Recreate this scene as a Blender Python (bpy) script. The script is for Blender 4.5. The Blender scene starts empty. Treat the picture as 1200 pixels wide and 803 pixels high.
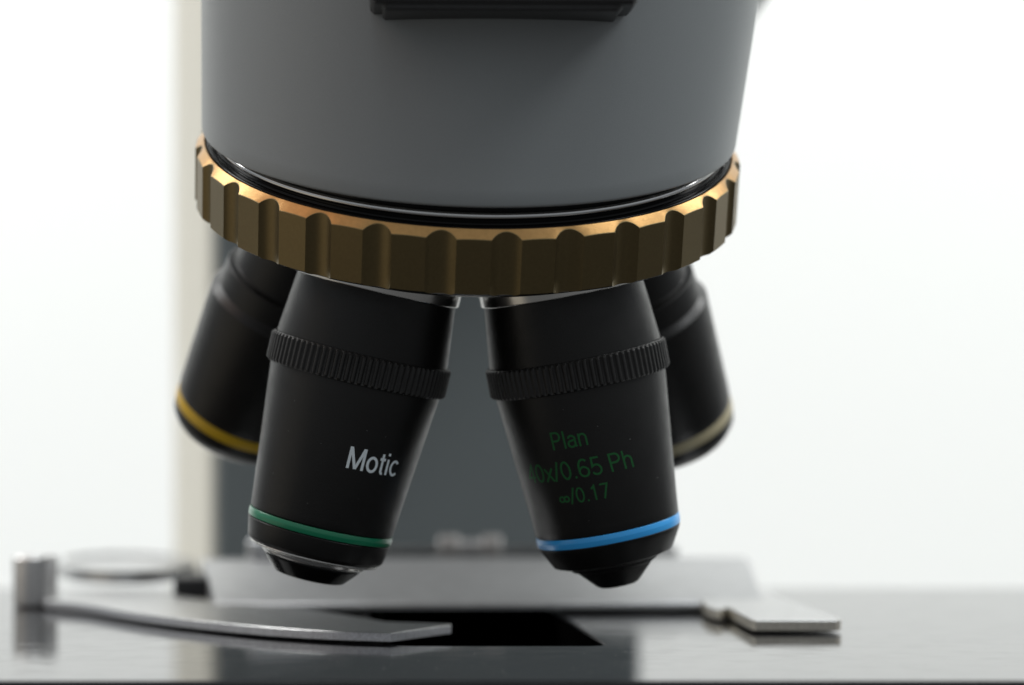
import bpy, math, random
from mathutils import Vector, Matrix
random.seed(7)
S = 0.001                      # everything below is written in millimetres
scene = bpy.context.scene
col = scene.collection
CAM_D, CAM_H, F = 450.0, 40.0, 3825.0

def on_level(px, py, z):
    """where the sight line through a photo point meets the level z (mm)"""
    d = F * (CAM_H - z) / (py - 414.0)
    return Vector(((px - 600.0) * d / F, d - CAM_D, z))

# ------------------------------------------------------------------ materials
def mat(name, base, metallic=0.0, rough=0.4, ior=1.5, bump=None, vary=None, coat=0.0, spec=0.5, rvar=None, aniso=0.0, tint=None):
    m = bpy.data.materials.new(name); m.use_nodes = True
    nt = m.node_tree; b = nt.nodes['Principled BSDF']
    b.inputs['Base Color'].default_value = (*base, 1)
    b.inputs['Metallic'].default_value = metallic
    b.inputs['Roughness'].default_value = rough
    b.inputs['IOR'].default_value = ior
    b.inputs['Coat Weight'].default_value = coat
    b.inputs['Specular IOR Level'].default_value = spec
    if aniso: b.inputs['Anisotropic'].default_value = aniso
    tc = nt.nodes.new('ShaderNodeTexCoord')
    if bump:
        sc_, st, dist = bump
        n = nt.nodes.new('ShaderNodeTexNoise'); n.inputs['Scale'].default_value = sc_; n.inputs['Detail'].default_value = 3
        bp = nt.nodes.new('ShaderNodeBump'); bp.inputs['Strength'].default_value = st; bp.inputs['Distance'].default_value = dist
        nt.links.new(tc.outputs['Object'], n.inputs['Vector']); nt.links.new(n.outputs['Fac'], bp.inputs['Height'])
        nt.links.new(bp.outputs['Normal'], b.inputs['Normal'])
    if vary:
        sc_, amt = vary
        n = nt.nodes.new('ShaderNodeTexNoise'); n.inputs['Scale'].default_value = sc_; n.inputs['Detail'].default_value = 5
        r = nt.nodes.new('ShaderNodeValToRGB')
        r.color_ramp.elements[0].position = .3; r.color_ramp.elements[1].position = .7
        r.color_ramp.elements[0].color = (*[c * (1 - amt) for c in base], 1)
        r.color_ramp.elements[1].color = (*[c * (1 + amt) for c in base], 1)
        nt.links.new(tc.outputs['Object'], n.inputs['Vector']); nt.links.new(n.outputs['Fac'], r.inputs['Fac'])
        nt.links.new(r.outputs['Color'], b.inputs['Base Color'])
    if rvar:
        sc_, lo, hi = rvar
        n = nt.nodes.new('ShaderNodeTexNoise'); n.inputs['Scale'].default_value = sc_; n.inputs['Detail'].default_value = 4
        mr = nt.nodes.new('ShaderNodeMapRange'); mr.inputs['To Min'].default_value = lo; mr.inputs['To Max'].default_value = hi
        mr.inputs['From Min'].default_value = .3; mr.inputs['From Max'].default_value = .7
        nt.links.new(tc.outputs['Object'], n.inputs['Vector']); nt.links.new(n.outputs['Fac'], mr.inputs['Value'])
        nt.links.new(mr.outputs['Result'], b.inputs['Roughness'])
    return m

M = dict(
    head   = mat('grey_head_paint', (.250, .268, .274), rough=.42, bump=(5200, .3, .00005), vary=(6000, .03)),
    arm    = mat('grey_arm_paint', (.205, .24, .25), rough=.5, bump=(1500, .2, .0001)),
    cream  = mat('cream_lit_side', (.90, .89, .79), rough=.5, bump=(1500, .1, .0001)),  # side of the arm, brightness of grazing light put into its colour
    black  = mat('black_anodised_barrel', (.0065, .0063, .006), rough=.36, bump=(6500, .45, .00005), rvar=(400, .32, .42), spec=.4),
    knurl  = mat('black_knurled_metal', (.010, .0095, .009), rough=.42, bump=(5000, .3, .00006), vary=(1800, .35)),
    gloss  = mat('black_gloss_ring', (.003, .003, .0035), rough=.16, spec=.18),
    glint = mat('light_glint_bead', (.6, .6, .6), metallic=1, rough=.12),  # bright metal supplies the highlight line of a black gloss bead
    brass  = mat('bronze_anodised_aluminium', (.18, .138, .068), metallic=1, rough=.42, bump=(6000, .12, .00004), vary=(2500, .05)),
    brass_lit = mat('warm_lit_bronze_bevel', (.40, .235, .092), metallic=1, rough=.34, bump=(5200, .3, .00005), vary=(1500, .08)),  # same ring metal, brighter and more orange to carry the warm light
    silver = mat('turned_silver', (.66, .65, .63), metallic=1, rough=.24, bump=(3000, .1, .00004)),
    satin  = mat('satin_aluminium', (.52, .525, .53), metallic=1, rough=.3, bump=(1800, .15, .00005), vary=(500, .08)),
    bar    = mat('dull_aluminium', (.56, .565, .57), metallic=1, rough=.48, bump=(1800, .15, .00005), vary=(300, .06)),
    plate  = mat('brushed_steel_plate', (.56, .56, .56), metallic=1, rough=.3, bump=(2600, .3, .00006), vary=(900, .1)),
    cut    = mat('cut_plate_edge', (.66, .62, .54), metallic=1, rough=.45, bump=(4500, .6, .0001), vary=(3500, .35)),
    stage  = mat('black_lacquered_stage', (.010, .010, .011), rough=.07, rvar=(240, .045, .12), bump=(900, .04, .00003)),
    hole   = mat('matt_black_recess', (.002, .002, .002), rough=1, spec=0),
    plast  = mat('black_plastic', (.016, .016, .017), rough=.45, bump=(2200, .3, .0001)),
    green  = mat('green_enamel', (.004, .20, .095), rough=.3, coat=.3),
    blue   = mat('blue_enamel', (.04, .42, .96), rough=.3, coat=.3),
    yellow = mat('yellow_enamel', (.62, .39, .015), rough=.35),
    ivory  = mat('ivory_enamel', (.50, .44, .28), rough=.4),
    wtext  = mat('white_print', (.88, .96, 1.0), rough=.5),
    gtext  = mat('green_engraving', (.020, .125, .038), rough=.5, spec=.2),
    glass  = mat('front_lens_glass', (.02, .02, .03), rough=.03),
    lip    = mat('dark_steel_lip', (.20, .20, .20), metallic=1, rough=.25),
    edge   = mat('dark_plate_edge', (.62, .63, .66), metallic=1, rough=.5, bump=(6500, .5, .0001), vary=(4000, .25)),
    post   = mat('turned_nickel_post', (.68, .67, .66), metallic=1, rough=.34, bump=(2500, .3, .00006), vary=(1500, .12)),
    nickel = mat('satin_nickel', (.55, .54, .53), metallic=1, rough=.5),
    dust   = mat('pale_dust', (.55, .55, .53), rough=.8),
    wall   = mat('white_backdrop_paper', (.86, .87, .855), rough=.9, spec=.1),
)

# ------------------------------------------------------------------ mesh helpers
wloc = {}
def link(name, verts, faces, material, parent=None, sharp=28, mats=None, fmat=None, smooth=True):
    vs = [Vector(v) for v in verts]
    lo = Vector((min(v.x for v in vs), min(v.y for v in vs), min(v.z for v in vs)))
    hi = Vector((max(v.x for v in vs), max(v.y for v in vs), max(v.z for v in vs)))
    c = (lo + hi) / 2
    me = bpy.data.meshes.new(name)
    me.from_pydata([tuple((v - c) * S) for v in vs], [], faces)
    me.materials.append(material)
    for mm in (mats or []): me.materials.append(mm)
    if fmat: me.polygons.foreach_set('material_index', fmat)
    me.validate(); me.update()
    if smooth:
        me.polygons.foreach_set('use_smooth', [True] * len(me.polygons))
        me.set_sharp_from_angle(angle=math.radians(sharp))
    o = bpy.data.objects.new(name, me); col.objects.link(o)
    p = wloc[parent.name] if parent else Vector((0, 0, 0))
    o.location = (c - p) * S
    wloc[o.name] = c
    if parent: o.parent = parent
    return o

def thing(name, label, cat, loc):
    o = bpy.data.objects.new(name, None); col.objects.link(o)
    o.location = Vector(loc) * S; o.empty_display_size = .01
    o['label'] = label; o['category'] = cat
    wloc[o.name] = Vector(loc)
    return o

def fillet(prof, rads, n=4):
    """round the corners of an open (s, r) profile"""
    out = []
    for i, p in enumerate(prof):
        r = rads.get(i, 0) if isinstance(rads, dict) else (rads if 0 < i < len(prof) - 1 else 0)
        if not r or i == 0 or i == len(prof) - 1: out.append(p); continue
        p = Vector(p); a = Vector(prof[i - 1]) - p; b = Vector(prof[i + 1]) - p
        k = min(r, a.length * .45, b.length * .45)
        A = p + a.normalized() * k; B = p + b.normalized() * k
        for j in range(n + 1):
            t = j / n
            q = A * (1 - t) ** 2 + p * 2 * t * (1 - t) + B * t * t
            out.append((q.x, q.y))
    return out

def basis(d):
    d = d.normalized()
    e2 = (Vector((1, 0, 0)) - d * d.x).normalized()
    e1 = e2.cross(d)
    if e1.y > 0: e1 = -e1
    return d, e1, e2

def lathe(name, A, d, prof, material, parent, n=160, sharp=28, phase=0.0, closed=False):
    d, e1, e2 = basis(d)
    V = []; Fc = []
    m = len(prof)
    for (s, r) in prof:
        for k in range(n):
            a = 2 * math.pi * k / n + phase
            V.append(A + d * s + (e1 * math.cos(a) + e2 * math.sin(a)) * r)
    rng = range(m) if closed else range(m - 1)
    for i in rng:
        i2 = (i + 1) % m
        for k in range(n):
            k2 = (k + 1) % n
            Fc.append((i * n + k, i * n + k2, i2 * n + k2, i2 * n + k))
    return link(name, V, Fc, material, parent, sharp)

def prism(name, outline, z0, z1, material, parent, bevel=.12, edge_mat=None, rot=0, org=(0, 0)):
    """plate with a softened rim from a plan outline (list of xy)"""
    pts = [Vector((p[0], p[1])) for p in outline]
    area = sum(pts[i].x * pts[(i + 1) % len(pts)].y - pts[(i + 1) % len(pts)].x * pts[i].y for i in range(len(pts)))
    if area < 0: pts.reverse()
    if rot:
        R = Matrix.Rotation(rot, 2); o = Vector(org); pts = [R @ (p - o) + o for p in pts]
    n = len(pts)
    def inset(b):
        out = []
        for i, p in enumerate(pts):
            a = (p - pts[i - 1]); c = (pts[(i + 1) % n] - p)
            na = Vector((-a.y, a.x)).normalized(); nc = Vector((-c.y, c.x)).normalized()
            q = (na + nc); l = q.length
            q = q / l if l > 1e-6 else na
            out.append(p + q * min(b / max(q.dot(na), .4), b * 2))
        return out
    ins = inset(bevel)
    V = []
    for ring, z in ((ins, z0), (pts, z0 + bevel), (pts, z1 - bevel), (ins, z1)):
        V += [Vector((p.x, p.y, z)) for p in ring]
    Fc = [tuple(range(n - 1, -1, -1)), tuple(range(3 * n, 4 * n))]; fm = [0, 0]
    for r in range(3):
        for i in range(n):
            j = (i + 1) % n
            Fc.append((r * n + i, r * n + j, (r + 1) * n + j, (r + 1) * n + i)); fm.append(1 if (edge_mat and r < 2) else 0)
    return link(name, V, Fc, material, parent, 20, mats=[edge_mat] if edge_mat else None, fmat=fm)

def smooth_path(pts, n=8):
    out = []
    P = [Vector(p) for p in pts]
    for i in range(len(P) - 1):
        p0 = P[max(i - 1, 0)]; p1 = P[i]; p2 = P[i + 1]; p3 = P[min(i + 2, len(P) - 1)]
        for j in range(n):
            t = j / n
            out.append(.5 * ((2 * p1) + (p2 - p0) * t + (2 * p0 - 5 * p1 + 4 * p2 - p3) * t * t + (3 * p1 - p0 - 3 * p2 + p3) * t ** 3))
    out.append(P[-1])
    return out

def round_rect(x0, x1, y0, y1, r, n=6):
    out = []
    for cx, cy, a0 in ((x1 - r, y0 + r, -90), (x1 - r, y1 - r, 0), (x0 + r, y1 - r, 90), (x0 + r, y0 + r, 180)):
        for k in range(n + 1):
            a = math.radians(a0 + 90 * k / n); out.append((cx + r * math.cos(a), cy + r * math.sin(a)))
    return out

# ------------------------------------------------------------------ the microscope
K = 1.2                                    # size of the fitted turret
psi, tilt = math.radians(6.5), math.radians(21.14)
fr = Vector((math.sin(psi), -math.cos(psi), 0)); uu = Vector((math.cos(psi), math.sin(psi), 0)); zz = Vector((0, 0, 1))
nn = zz * math.cos(tilt) + fr * math.sin(tilt)          # turret axis, upwards
ww = fr * math.cos(tilt) - zz * math.sin(tilt)          # towards the viewer inside the turret plane
C0 = Vector((-5.09 * K, (450 - 67.33) * K - 450, 40 + (64.06 - 40) * K))
R0 = 31.88 * K
C1 = C0 - nn * .45

scope = thing('microscope', 'grey microscope with bronze fluted turret ring and black objectives above its glossy black stage', 'microscope', (0, 150, -60))

def ring_pt(th, r, h):      # th from the front, turning to the right
    return C1 + nn * h + (ww * math.cos(th) + uu * math.sin(th)) * r

# --- fluted bronze ring
def turret_ring():
    NF = 28; pitch = 2 * math.pi / NF; phase = math.radians(2.2)
    H = 7.87; g = 2.8; depth = .9; Rc = R0 + g - depth
    slope_r, slope_z = 1.12, 1.12
    half = math.asin((lambda cs: math.sqrt(max(0, 1 - cs * cs)))((R0 * R0 + Rc * Rc - g * g) / (2 * R0 * Rc)))
    cols = []
    for k in range(NF):
        c = phase + k * pitch
        ng = 12
        for j in range(ng + 1):
            d = -half + 2 * half * j / ng
            rc = Rc * math.cos(d) - math.sqrt(max(0, g * g - (Rc * math.sin(d)) ** 2))
            cols.append((c + d, min(rc, R0), False))
        lc = pitch / 2 - half                       # flat land between two flutes
        for j in (1, 2, 3):
            d = half + 2 * lc * j / 4
            cols.append((c + d, R0 * math.cos(lc) / math.cos(d - pitch / 2), True))
    V = []; Fc = []; fm = []
    n = len(cols)
    for th, r, land in cols:
        ztop = slope_z * (R0 - r) / slope_r
        ztop = max(ztop, 0.0)
        rb = min(r, R0 - .45)
        zb = -H + max(0, .45 - (R0 - r)) * .8
        col_pts = [(R0 - 5, -H + .02), (rb - .02, -H), (r, zb), (r, ztop - .09), (r - .07, ztop), (R0 - slope_r, slope_z), (R0 - slope_r - .12, slope_z + .02), (R0 - slope_r - .2, -2)]
        for rr, h in col_pts: V.append(ring_pt(th, rr, h))
    m = 8
    for i in range(n):
        j = (i + 1) % n
        for q in range(m - 1):
            Fc.append((i * m + q, j * m + q, j * m + q + 1, i * m + q + 1)); fm.append({0: 1, 1: 1, 4: 2, 5: 2, 6: 2}.get(q, 0))
    o = link('turret_ring', V, Fc, M['brass'], scope, 24, mats=[M['lip'], M['brass_lit']], fmat=fm)
    o['label'] = 'bronze fluted turning ring with warm light painted into its bevel'
    return o
turret = turret_ring()
# recess, chrome bead (highlight put into its light colour), gloss seal between ring and head
lathe('recess_seal', C1, nn, fillet([(-1.0, R0 - 1.55), (1.12, R0 - 1.55), (1.2, R0 - 1.8), (1.0, R0 - 2.9), (6.5, R0 - 2.9)], .4), M['gloss'], turret, 220)
lathe('glint_bead', C1, nn, fillet([(1.7, R0 - 3.0), (1.9, R0 - 2.45), (2.35, R0 - 2.2), (2.8, R0 - 2.45), (3.0, R0 - 3.0)], .3), M['glint'], turret, 220)
# underside of the turret: silver disc
lathe('turret_disc', C1, nn, fillet([(-7.0, R0 - 3), (-8.7, R0 - 2.9), (-9.0, R0 - 3.3), (-9.6, R0 - 6.0), (-10.6, R0 - 7.2), (-10.9, 4), (-11, .01)], .3), M['silver'], scope, 200)

# --- head housing: tapered, bottom rim parallel to the turret
def head():
    rb, kb = R0 * .978, 4.05
    e = Vector((.078, .03, 1)).normalized()
    n = 220; rows = []
    base = [(-.0, rb - 3.5), (-.02, rb - .5), (.04, rb - .25), (.15, rb - .1), (.3, rb - .03), (.5, rb)]
    V = []
    for h, r in base:
        for k in range(n): V.append(ring_pt(2 * math.pi * k / n, r, kb + h - 1.15 * (1 - math.cos(2 * math.pi * k / n))))
    for L in [2 + 3 * i for i in range(24)]:
        for k in range(n):
            t = 2 * math.pi * k / n
            p = ring_pt(t, rb, kb + .5 - 1.15 * (1 - math.cos(t)))
            q = (ww * math.cos(t) + uu * math.sin(t)); q.z = 0
            V.append(p + e * L + q * (L * .083))
    m = 6 + 24
    Fc = [(i * n + k, i * n + (k + 1) % n, (i + 1) * n + (k + 1) % n, (i + 1) * n + k) for i in range(m - 1) for k in range(n)]
    Fc.append(tuple(range((m - 1) * n, m * n)))
    return link('head_housing', V, Fc, M['head'], scope, 75)
hd = head()
# black badge plate low on the head, two stepped layers
prism('front_plate', round_rect(-19.3, 14.6, -39.2, -24, 1.2), 84.0, 112, M['plast'], hd, .5, rot=math.radians(2))
prism('plate_lip', round_rect(-17.7, 12.6, -38.4, -24, .8), 83.2, 84.6, M['plast'], hd, .3, rot=math.radians(2))
# rear of the head that joins the arm
prism('rear_housing', round_rect(-40, 41.3, 40, 190, 6), 95.2, 128, M['head'], scope, 2.0)

# --- objectives
def objective(kfac, kind, name='objective_lens'):
    ph = math.radians(-2.94 + kfac * 36)
    rad = ww * math.cos(ph) + uu * math.sin(ph)
    al = math.radians(20.94)
    d = (-nn * math.cos(al) + rad * math.sin(al)).normalized()
    A = C0 + nn * 35.11 * K
    sc, sb = 59.72 * K, 78.71 * K            # collar, colour band
    rb = 8.35 * K; rc = 10.5 * K
    s0 = 50.2 * K
    front = kind in ('green', 'blue')
    if not front: sb -= 1.5
    if front:
        prof = [(s0 - 6, 10.9), (s0, 11.0), (sc - 2.0, 12.0), (sc - 2.0, 11.0), (sc + 1.9, 11.0), (sc + 1.9, 11.9), (sb - 2, 10.12), (sb - .7, rb), (sb - .65, rb - .25), (sb + .7, rb - .25), (sb + .75, rb)]
    else:
        prof = [(s0 - 6, 9.4), (s0 + 9.4, 9.5), (s0 + 9.8, 10.5), (s0 + 13.3, 10.5), (s0 + 14.3, 11.4), (sb - 2, 10.2), (sb - .8, rb), (sb - .75, rb - .25), (sb + .8, rb - .25), (sb + .85, rb)]
    if kind == 'green':
        prof += [(sb + 3.3, 9.5), (sb + 3.8, 9.0)]
    elif kind == 'blue':
        prof += [(sb + 1.3, 9.8), (sb + 3.9, 8.35), (sb + 4.3, 7.2), (sb + 4.7, 5.4)]
    else:
        prof += [(sb + 2.4, 9.7), (sb + 3.6, 8.8)]
    prof += [(prof[-1][0] + .05, .01)]
    o = lathe(name, A, d, fillet(prof, .14, 3), M['black'], scope, 200)
    if front:
        # silver thread flange where it screws in
        lathe('thread_flange', A, d, fillet([(s0 - 6, 11.0), (s0 - 5.9, 11.5), (s0 + .75, 11.5), (s0 + .9, 11.3), (s0 + .9, 10.5)], .1), M['silver'], o)
        # knurled collar
        NR = 84; per = 8; n = NR * per
        dd, e1, e2 = basis(d)
        wave = [0, .0, .05, .27, .35, .35, .27, .05]
        rows = [(-2.05, rc - 1.2, 0), (-2.05, rc - .34, 0), (-1.95, rc - .2, .2), (-1.7, rc, 1), (1.7, rc, 1), (1.95, rc - .2, .2), (2.05, rc - .34, 0), (2.05, rc - 1.2, 0)]
        V = []
        for h, r, wgt in rows:
            for k in range(n):
                a = 2 * math.pi * k / n
                V.append(A + dd * (sc + h) + (e1 * math.cos(a) + e2 * math.sin(a)) * (r - wave[k % per] * wgt))
        Fc = [(i * n + k, i * n + (k + 1) % n, (i + 1) * n + (k + 1) % n, (i + 1) * n + k) for i in range(len(rows) - 1) for k in range(n)]
        link('knurled_collar', V, Fc, M['knurl'], o, 30)
    bw = .62 if front else .85
    if kind == 'blue': bw = .74
    b = lathe('colour_band', A, d, fillet([(sb - bw + .08, rb - .5), (sb - bw + .08, rb + .02), (sb, rb + .10), (sb + bw - .02, rb + .02), (sb + bw - .02, rb - .5)], .08), M[{'green': 'green', 'blue': 'blue', 'yellow': 'yellow', 'ivory': 'ivory'}[kind]], o)
    b['label'] = kind + ' colour ring'
    if kind == 'green':
        lathe('silver_nose_ring', A, d, fillet([(sb + 3.75, 8.2), (sb + 3.8, 8.95), (sb + 4.05, 8.95), (sb + 4.2, 8.6), (sb + 4.25, 7.3), (sb + 4.75, 7.2), (sb + 4.95, 7.0), (sb + 5.0, 6)], .08), M['silver'], o)
        lathe('nose_cone', A, d, fillet([(sb + 4.6, 6.6), (sb + 5.25, 6.75), (sb + 7.3, 4.9), (sb + 7.45, 4.4), (sb + 7.4, 2.2), (sb + 7.2, 2.0)], .15), M['gloss'], o)
        tip = (sb + 7.25, 2.1)
    elif kind == 'blue':
        lathe('nose_cone', A, d, fillet([(sb + 4.5, 6.2), (sb + 4.95, 6.0), (sb + 5.2, 5.35), (sb + 7.6, 3.0), (sb + 7.85, 2.6), (sb + 7.8, 1.2), (sb + 7.6, 1.0)], .15), M['black'], o)
        tip = (sb + 7.65, 1.1)
    else:
        lathe('silver_nose_ring', A, d, fillet([(sb + 3.2, 8.0), (sb + 3.7, 8.7), (sb + 4.5, 7.4), (sb + 4.9, 5.2), (sb + 6.0, 4.6), (sb + 6.1, 3), (sb + 5.9, 2.8)], .15), M['silver'], o)
        tip = (sb + 5.95, 2.9)
    lathe('front_lens', A, d, [(tip[0], tip[1]), (tip[0] + .12, tip[1] * .6), (tip[0] + .15, .01)], M['glass'], o, 48)
    o['label'] = {'green': 'black objective with green band and white word Motic',
                  'blue': 'black objective with blue band and green engraved figures',
                  'yellow': 'black objective with yellow band, behind at the left',
                  'ivory': 'black objective with pale ivory band, behind at the right'}[kind]
    def radius(s):                            # barrel radius below the collar
        t = (s - (sc + 1.9)) / (sb - 2 - sc - 1.9)
        return 11.9 + (10.12 - 11.9) * t
    return o, A, d, sb, radius

og, Ag, dg, sbg, rg = objective(-1, 'green')
ob, Ab, db_, sbb, rb_ = objective(1, 'blue')
objective(-3, 'yellow')
objective(3, 'ivory')

# ------------------------------------------------------------------ lettering as narrow strokes lying on the barrels
def arc(cx, cy, rx, ry, a0, a1, n=14):
    return [(cx + rx * math.cos(math.radians(a0 + (a1 - a0) * k / n)), cy + ry * math.sin(math.radians(a0 + (a1 - a0) * k / n))) for k in range(n + 1)]
X = .72
GL = {   # advance, strokes (cap height = 1)
 'M': (.86, [[(.08, 0), (.08, 1)], [(.10, .985), (.40, .02)], [(.40, .02), (.70, .985)], [(.72, 1), (.72, 0)]]),
 'o': (.60, [arc(.28, X / 2, .215, X / 2 - .045, 0, 360, 28)]),
 't': (.33, [[(.155, .93), (.155, .16)] + arc(.235, .15, .08, .11, 180, 290, 6), [(.02, .68), (.30, .68)]]),
 'i': (.26, [[(.12, 0), (.12, X)], [(.12, .88), (.12, 1.0)]]),
 'c': (.54, [arc(.28, X / 2, .21, X / 2 - .045, 42, 318, 22)]),
 'P': (.64, [[(.09, 0), (.09, .955), (.30, .955)] + arc(.32, .72, .21, .235, 90, -90, 12) + [(.09, .485)]]),
 'l': (.25, [[(.12, 0), (.12, 1)]]),
 'a': (.58, [arc(.27, .50, .17, .17, 165, 0, 10) + [(.44, .12), (.50, .03)], [(.44, .44), (.24, .38)] + arc(.225, .215, .155, .17, 90, 270, 10) + arc(.25, .215, .19, .17, 270, 340, 5)]),
 'n': (.58, [[(.09, 0), (.09, X)], [(.09, .45)] + arc(.275, .45, .185, .23, 170, 0, 12) + [(.46, 0)]]),
 'h': (.58, [[(.09, 0), (.09, 1)], [(.09, .45)] + arc(.275, .45, .185, .23, 170, 0, 12) + [(.46, 0)]]),
 '4': (.58, [[(.40, 0), (.40, .98), (.05, .28), (.53, .28)]]),
 '0': (.58, [arc(.28, .5, .205, .455, 0, 360, 30)]),
 'x': (.52, [[(.04, 0), (.46, X)], [(.04, X), (.46, 0)]]),
 '/': (.34, [[(.02, -.03), (.28, 1.03)]]),
 '.': (.27, [[(.12, 0), (.12, .12)]]),
 '6': (.58, [arc(.28, .30, .21, .255, 0, 360, 24), [(.07, .36)] + arc(.30, .52, .23, .44, 180, 50, 12)]),
 '5': (.58, [[(.46, .955), (.14, .955), (.105, .50)] + arc(.265, .31, .215, .265, 125, -150, 18)]),
 '1': (.58, [[(.13, .76), (.30, .96), (.30, 0)]]),
 '7': (.56, [[(.05, .955), (.48, .955), (.20, 0)]]),
 '8': (.74, [arc(.20, .34, .15, .17, 0, 360, 20), arc(.50, .34, .15, .17, 0, 360, 20)]),
 ' ': (.28, []),
}
def ribbon(pts, hw):
    P = [Vector(p) for p in pts]
    closed = (P[0] - P[-1]).length < 1e-4
    if closed: P = P[:-1]
    # resample long straight strokes so they follow the barrel
    Q = []
    n = len(P)
    for i in range(n if closed else n - 1):
        a, b = P[i], P[(i + 1) % n]
        k = max(1, int((b - a).length / .12))
        Q += [a + (b - a) * j / k for j in range(k)]
    if not closed: Q.append(P[-1])
    P = Q; n = len(P); L = []; R = []
    for i in range(n):
        a = P[i] - (P[i - 1] if (i or closed) else P[i]); c = (P[(i + 1) % n] if (i < n - 1 or closed) else P[i]) - P[i]
        if a.length < 1e-9: a = c
        if c.length < 1e-9: c = a
        a.normalize(); c.normalize()
        t = a + c
        if t.length < .2: t = a
        t.normalize(); nr = Vector((-t.y, t.x)); na = Vector((-a.y, a.x))
        k = hw / max(nr.dot(na), .45)
        L.append(P[i] + nr * k); R.append(P[i] - nr * k)
    F_ = [(2 * i, 2 * i + 1, 2 * ((i + 1) % n) + 1, 2 * ((i + 1) % n)) for i in range(n if closed else n - 1)]
    V_ = []
    for l, r in zip(L, R): V_ += [l, r]
    return V_, F_

def lettering(text, A, d, radius, s_base, th0, cap, wide, hw, material, parent, slant=0.0, rise=0.0):
    """baseline at axial distance s_base, first letter at angle th0 (radians, right positive)"""
    dd, e1, e2 = basis(d)
    V = []; Fc = []; x = 0
    lay = 0
    for ch in text:
        adv, strokes = GL[ch]
        for st in strokes:
            lay += 1
            v, f = ribbon([(x + p[0] * wide, p[1]) for p in st], hw)
            o = len(V)
            for q in v:
                s = s_base - q.y * cap + q.x * cap * rise
                r = radius(s) + .012 + (lay % 3) * .004
                a = th0 + (q.x + q.y * slant) * cap / radius(s)
                V.append(A + dd * s + (e1 * math.cos(a) + e2 * math.sin(a)) * r)
            Fc += [tuple(o + i for i in ff) for ff in f]
        x += adv * wide
    return link('lettering', V, Fc, material, parent, smooth=False), x * cap

def locate(A, d, radius, px, py):
    """(s, angle) of the barrel point that a sight line meets; plain search"""
    dd, e1, e2 = basis(d)
    s, a = 78.71 * K - 9, 0.0
    def pr(s, a):
        P = A + dd * s + (e1 * math.cos(a) + e2 * math.sin(a)) * radius(s)
        q = P.y + CAM_D
        return Vector((600 + F * P.x / q - px, 414 + F * (CAM_H - P.z) / q - py))
    for _ in range(30):
        r = pr(s, a); js = (pr(s + .01, a) - r) / .01; ja = (pr(s, a + .001) - r) / .001
        det = js.x * ja.y - js.y * ja.x
        s -= (r.x * ja.y - r.y * ja.x) / det; a -= (js.x * r.y - js.y * r.x) / det
        a = max(-1.2, min(1.2, a))
    return s, a
s, a = locate(Ag, dg, rg, 404.5, 548)
t1, _ = lettering('Motic', Ag, dg, rg, s, a, 3.0, 1.05, .064, M['wtext'], og); t1['label'] = 'white printed word Motic'
s, a = locate(Ab, db_, rb_, 648, 528)
t2, _ = lettering('Plan', Ab, db_, rb_, s, a, 2.45, 1.05, .055, M['gtext'], ob); t2['label'] = 'dark green engraved word Plan'
s, a = locate(Ab, db_, rb_, 622, 566)
lettering('40x/0.65 Ph', Ab, db_, rb_, s, a, 2.55, 1.17, .055, M['gtext'], ob)[0]['label'] = 'dark green engraved figures 40x/0.65 Ph'
s, a = locate(Ab, db_, rb_, 657, 592)
lettering('8/0.17', Ab, db_, rb_, s, a, 2.1, 1.13, .056, M['gtext'], ob)[0]['label'] = 'dark green engraved infinity sign and 0.17'

# --- arm (grey front, left flank cream with grazing light put in)
arm_c = (-16, 175)
prism('arm', round_rect(-54, 24, 150, 200, 1.0), -60, 180, M['arm'], scope, 1.0, rot=psi, org=(-16, 150))
prism('arm_lit_side', [(-64.6, 173), (-63.5, 169.5), (-56, 153.4), (-54.9, 153), (-54.9, 215), (-64.6, 215)], -59, 179, M['cream'], scope, .6, rot=0, org=(-16, 150))

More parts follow.
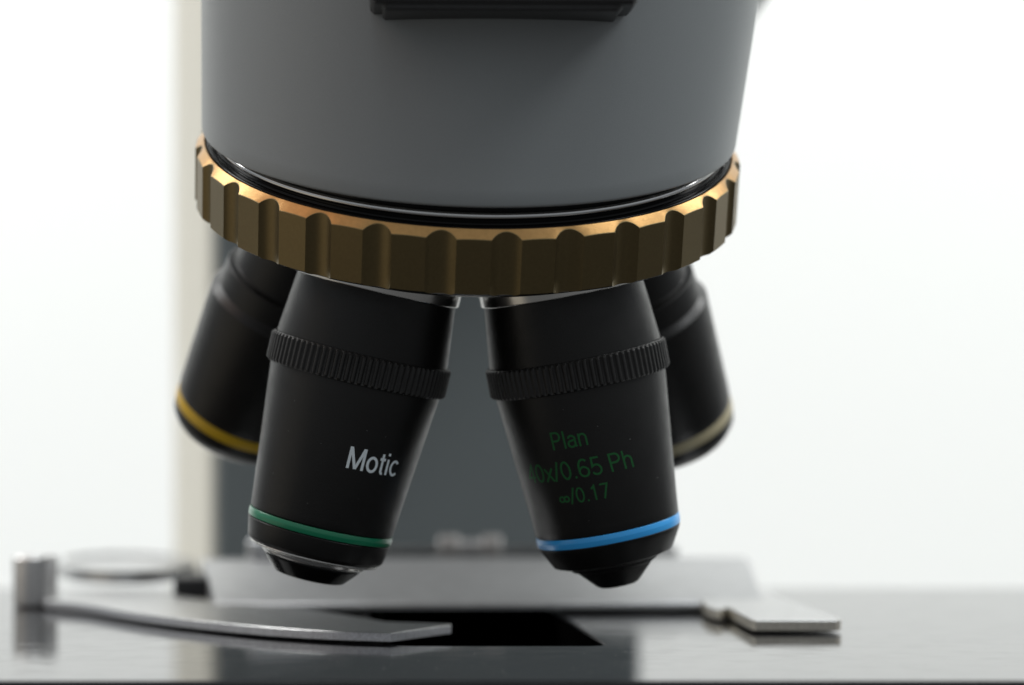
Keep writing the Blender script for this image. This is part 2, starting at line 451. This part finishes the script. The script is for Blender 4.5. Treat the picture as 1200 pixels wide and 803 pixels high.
# --- stage: black lacquered slab with a slot
def stage():
    y0, y1 = -51.5, 106
    x0, x1 = -105, 108
    outer = round_rect(x0, x1, y0, y1, 7, 8)
    # slot, skewed with the instrument
    a = on_level(705, 755, 0); b = on_level(690, 745, 0)
    k = math.tan(psi)
    def sk(x, y): return (x - (y + 3) * k * .95, y)
    hole = []
    for p in round_rect(-16.5, 13.2, -4.5, 70, 3.5, 6): hole.append(sk(*p))
    import bmesh
    bm = bmesh.new()
    def loop(pts, z, off=0.0):
        cx = sum(p[0] for p in pts) / len(pts); cy = sum(p[1] for p in pts) / len(pts)
        out = []
        for p in pts:
            vx, vy = p[0] - cx, p[1] - cy; l = math.hypot(vx, vy)
            out.append(bm.verts.new((p[0] + vx / l * off, p[1] + vy / l * off, z)))
        return out
    def edges(vs): return [bm.edges.new((vs[i], vs[(i + 1) % len(vs)])) for i in range(len(vs))]
    o0 = loop(outer, 0); h0 = loop(hole, 0)
    es = edges(o0) + edges(h0)
    bmesh.ops.triangle_fill(bm, use_beauty=True, use_dissolve=False, edges=es)
    def skirt(prev, pts, steps):
        for z, off in steps:
            nx = loop(pts, z, off)
            for i in range(len(nx)):
                j = (i + 1) % len(nx); bm.faces.new((prev[i], prev[j], nx[j], nx[i]))
            prev = nx
        return prev
    e = skirt(o0, outer, [(-.15, .35), (-.5, .6), (-6, .6)])
    bm.faces.new(e)
    bmesh.ops.recalc_face_normals(bm, faces=bm.faces)
    q = skirt(h0, hole, [(-.3, -.3), (-30, -.3)])
    bm.verts.index_update()
    for f in bm.faces:
        if f.calc_center_median().z > -.01 and f.normal.z < 0: f.normal_flip()
    V = [v.co.copy() for v in bm.verts]; Fc = [tuple(v.index for v in f.verts) for f in bm.faces]
    bm.free()
    st = link('stage', V, Fc, M['stage'], scope, 3)
    st['label'] = 'glossy black lacquered stage plate'
    hv = [Vector((p[0], p[1], -29.0)) for p in hole]
    hw = [Vector((p[0], p[1], -.35)) for p in hole]
    n = len(hole)
    # inner liner just inside the slot walls
    cx = sum(v.x for v in hv) / n; cy = sum(v.y for v in hv) / n
    def inn(v, k): w = Vector((v.x - cx, v.y - cy, 0)).normalized(); return v - w * k
    L = [inn(v, .4) for v in hw] + [inn(v, .4) for v in hv]
    Fl = [(i, (i + 1) % n, n + (i + 1) % n, n + i) for i in range(n)] + [tuple(range(n, 2 * n))]
    link('stage_slot', L, Fl, M['hole'], st, smooth=False)
    return st
stg = stage()

# ------------------------------------------------------------------ slide holder on the stage
hy = math.radians(2)
holder = thing('slide_holder', 'silver sliding specimen holder with a curved clamp arm lying on the glossy black stage', 'slide holder', (0, 60, 0))
def section_bar(name, x0, x1, prof, material, parent, rot=0.0, org=(0, 0), lean=(0, 0)):
    """bar along X from a (y, z) section, ends slightly softened"""
    V = []; n = len(prof); xs = [(x0, .9), (x0 + .5, 1), (x1 - .5, 1), (x1, .9)]
    cy = sum(p[0] for p in prof) / n; cz = sum(p[1] for p in prof) / n
    R = Matrix.Rotation(rot, 2); o = Vector(org)
    for x, k in xs:
        for p in prof:
            y = cy + (p[0] - cy) * (1 if k == 1 else .98); z = cz + (p[1] - cz) * k
            q = R @ (Vector((x - (y - prof[0][0]) * (lean[0] if x < 0 else lean[1]), y)) - o) + o
            V.append(Vector((q.x, q.y, z)))
    Fc = [(i * n + k, i * n + (k + 1) % n, (i + 1) * n + (k + 1) % n, (i + 1) * n + k) for i in range(3) for k in range(n)]
    Fc += [tuple(range(n - 1, -1, -1)), tuple(range(3 * n, 4 * n))]
    return link(name, V, Fc, material, parent, 25)
bar = section_bar('carriage_bar', -45.6, 38.3, [(52, .7), (52, 1.3), (52.5, 1.8), (84, 5.8), (86, 6.0), (92, 6.0), (92, .9)], M['bar'], holder, rot=hy, org=(0, 60), lean=(.12, -.05))
prism('end_block', round_rect(-43.5, -27, 86, 95, 1), 6.0, 9.4, M['satin'], bar, .4)
prism('dark_gap_block', round_rect(-54, -47.0, 70, 84, 1), .8, 4.2, M['plast'], holder, .3)  # black block stands in for the dark gap beside the bar
# guide rail with two knurled sleeves
def xcyl(name, x0, x1, y, z, r, material, parent, n=40, flutes=0):
    V = []; m = n
    st = [(x0, r * .8), (x0 + .3, r), (x1 - .3, r), (x1, r * .8)]
    for x, rr in st:
        for k in range(n):
            a = 2 * math.pi * k / n; q = rr * (1 - (.06 if flutes and k % 2 else 0))
            V.append(Vector((x, y + q * math.cos(a), z + q * math.sin(a))))
    Fc = [(i * n + k, i * n + (k + 1) % n, (i + 1) * n + (k + 1) % n, (i + 1) * n + k) for i in range(3) for k in range(n)]
    Fc += [tuple(range(n - 1, -1, -1)), tuple(range(3 * n, 4 * n))]
    return link(name, V, Fc, material, parent, 30)
rail = xcyl('guide_rail', -40, 28, 101, 6.6, .9, M['satin'], holder)
xcyl('rail_bushing', -8.8, -5.2, 101, 7.0, 1.6, M['bar'], rail)
xcyl('rail_sleeve', -12.4, -8.9, 101, 7.2, 2.1, M['nickel'], rail, flutes=1)
xcyl('rail_sleeve', -5.1, -1.8, 101, 7.2, 2.1, M['nickel'], rail, flutes=1)
# fixed finger at the right
zt = 1.9
def lv(pts, z): return [(on_level(x, y, z).x, on_level(x, y, z).y) for x, y in pts]
ff = lv([(822, 703), (826, 709), (833, 713), (843, 715), (850, 712), (856, 713), (868, 720), (881, 726.6), (886, 727.3), (980, 727.3), (985, 726.6), (985.5, 725), (912, 698), (900, 690), (826, 690)], zt)
fing = prism('fixed_finger', ff, .42, zt, M['plate'], holder, .07, M['cut'])
fing['label'] = 'flat square tipped holder finger at the right'
# curved moving clamp arm at the left
zt = 1.6
front = smooth_path([on_level(x, y, zt) for x, y in ((52, 703), (100, 708), (150, 716.5), (200, 723.5), (260, 730), (320, 735.5), (390, 739.8), (458, 742))], 6)
outl = [(p.x, p.y) for p in front] + lv([(529, 732.2), (528, 731), (452, 728.5), (400, 720), (345, 711.5), (257, 706), (200, 697), (120, 693), (60, 696)], zt)
arm_ = prism('clamp_arm', outl, .36, zt, M['plate'], holder, .07, M['edge'])
arm_['label'] = 'long curved clamp arm ending in a pointed tip at the left'
# thumb post
pc = Vector(((41 - 600) * 515 / F, 515 - 450, 0))
lathe('thumb_post', pc, Vector((0, 0, 1)), fillet([(.05, .01), (.05, 3.1), (.15, 3.25), (.5, 3.45), (7.7, 3.5), (8.05, 3.25), (8.1, .01)], .1), M['post'], arm_, 96)
# crescent spring lever behind
cx, cy_, rx, ry = -66.0, 107, 12.0, 25
V = []; Fc = []; n = 72
for kx, z in ((1, 2.4), (1, 4.4), (0, 4.7), (0, 4.25)):
    for k in range(n):
        a = 2 * math.pi * k / n
        ex, ey = (rx, ry) if kx else (rx - 1.8, ry - 5)
        V.append(Vector((cx + ex * math.cos(a) - .115 * ry * math.sin(a), cy_ + ey * math.sin(a), z)))
for i in range(3):
    for k in range(n):
        Fc.append((i * n + k, i * n + (k + 1) % n, (i + 1) * n + (k + 1) % n, (i + 1) * n + k))
Fc += [tuple(range(n - 1, -1, -1)), tuple(range(3 * n, 4 * n))]
cr = link('spring_plate', V, Fc, M['plate'], holder, 30)
cr['label'] = 'low oval dished plate behind the thumb post'

# ------------------------------------------------------------------ dust on the polished stage
V = []; Fc = []
def mote(p, r):
    o = len(V)
    for dx, dy, dz in ((1, 0, .0), (-.5, .8, 0), (-.5, -.8, 0), (0, 0, 1.1)):
        V.append(p + Vector((dx * r * random.uniform(.7, 1.4), dy * r * random.uniform(.7, 1.4), dz * r)))
    Fc.extend([(o, o + 1, o + 3), (o + 1, o + 2, o + 3), (o + 2, o, o + 3), (o + 2, o + 1, o)])
for _ in range(620):
    x, y = random.uniform(-85, 85), random.uniform(-45, 45)
    if -20 < x < 16 and -8 < y < 75: continue
    mote(Vector((x, y, .01)), random.choice((.02, .03, .045, .06)))
for _ in range(60):
    p = on_level(random.uniform(240, 450), random.uniform(714, 733), 1.6)
    mote(p + Vector((0, 0, .01)), random.choice((.05, .08, .12)))
for px, py in ((278, 715), (284, 713), (281, 719), (288, 716), (300, 722), (345, 724), (352, 722), (270, 716)):
    mote(on_level(px, py, 1.61), .17)
for A_, d_, r_, pts in ((Ag, dg, rg, ((376, 520), (430, 505), (345, 470), (320, 555), (360, 590), (420, 585), (452, 512), (338, 505))), (Ab, db_, rb_, ((700, 500), (738, 515), (660, 480), (770, 560), (690, 610)))):
    for px, py in pts:
        q_, a_ = locate(A_, d_, r_, px, py); dd_, e1_, e2_ = basis(d_)
        mote(A_ + dd_ * q_ + (e1_ * math.cos(a_) + e2_ * math.sin(a_)) * (r_(q_) + .01), .05)
du = link('dust', V, Fc, M['dust'], None, smooth=False)
du['kind'] = 'stuff'; du['label'] = 'fine pale dust on the stage and clamp arm'; 

# ------------------------------------------------------------------ white backdrop, lit from behind the instrument
def backdrop():
    prof = [(1300, 1900), (1300, -500)] + [(1300 - 250 + 250 * math.cos(a), -500 - 250 * math.sin(a)) for a in [math.radians(9 * k) for k in range(1, 11)]] + [(700, -750)]
    V = []; Fc = []
    for x in (-2300, 2300):
        for y, z in prof: V.append(Vector((x, y, z)))
    n = len(prof)
    for i in range(n - 1): Fc.append((i, i + 1, n + i + 1, n + i))
    o = link('backdrop', V, Fc, M['wall'], None, 60)
    o['kind'] = 'structure'
    return o
backdrop()

def area(name, loc, target, size, energy, color=(1, 1, 1), sy=None, spread=180):
    l = bpy.data.lights.new(name, 'AREA'); l.energy = energy; l.color = color
    l.shape = 'RECTANGLE'; l.size = size * S; l.size_y = (sy or size) * S; l.spread = math.radians(spread)
    o = bpy.data.objects.new(name, l); col.objects.link(o)
    o.location = Vector(loc) * S
    o.rotation_euler = (Vector(target) - Vector(loc)).to_track_quat('-Z', 'Y').to_euler()
    return o
area('backdrop_lamp_left', (-900, 500, 900), (-300, 1300, 100), 700, 14.4, (1, 1, .985))
area('backdrop_lamp_right', (900, 500, 900), (300, 1300, 100), 700, 13.7, (.99, 1, .98))
area('ceiling_lamp', (0, -60, 900), (0, 0, 60), 420, 2.2, (.95, .985, 1))
area('warm_lamp', (-500, -150, 560), (-10, -10, 60), 420, .32, (1, .42, .14))
area('right_lamp', (500, -180, 600), (10, -10, 60), 240, 1.2, (.97, .99, 1))
area('low_left_lamp', (-600, -90, -170), (-10, -10, 60), 560, .32, (1, .86, .64))

w = bpy.data.worlds.new('World'); scene.world = w; w.use_nodes = True
nt = w.node_tree; bg = nt.nodes['Background']
tc = nt.nodes.new('ShaderNodeTexCoord'); sx = nt.nodes.new('ShaderNodeSeparateXYZ'); rp = nt.nodes.new('ShaderNodeValToRGB')
mr = nt.nodes.new('ShaderNodeMapRange'); mr.inputs['From Min'].default_value = -1; mr.inputs['From Max'].default_value = 1
nt.links.new(tc.outputs['Generated'], sx.inputs[0]); nt.links.new(sx.outputs['Z'], mr.inputs['Value']); nt.links.new(mr.outputs['Result'], rp.inputs['Fac'])
e = rp.color_ramp.elements
e[0].position = .34; e[0].color = (.10, .10, .10, 1)
e[1].position = .85; e[1].color = (.50, .53, .555, 1)
nt.links.new(rp.outputs['Color'], bg.inputs['Color']); bg.inputs['Strength'].default_value = 1.0

# ------------------------------------------------------------------ camera
cam = bpy.data.cameras.new('Camera'); co = bpy.data.objects.new('Camera', cam); col.objects.link(co)
co.location = (0, -CAM_D * S, CAM_H * S)
co.rotation_euler = (math.radians(90), 0, 0)
cam.sensor_width = 36; cam.lens = 36 * F / 1200
cam.shift_y = 12.5 / 1200
cam.clip_start = .02; cam.clip_end = 20
cam.dof.use_dof = True; cam.dof.focus_distance = .434; cam.dof.aperture_fstop = 11.4; cam.dof.aperture_blades = 0
scene.camera = co
vs = scene.view_settings; vs.view_transform = 'Standard'; vs.look = 'None'; vs.exposure = 0; vs.gamma = 1
scene.cycles.use_denoising = True
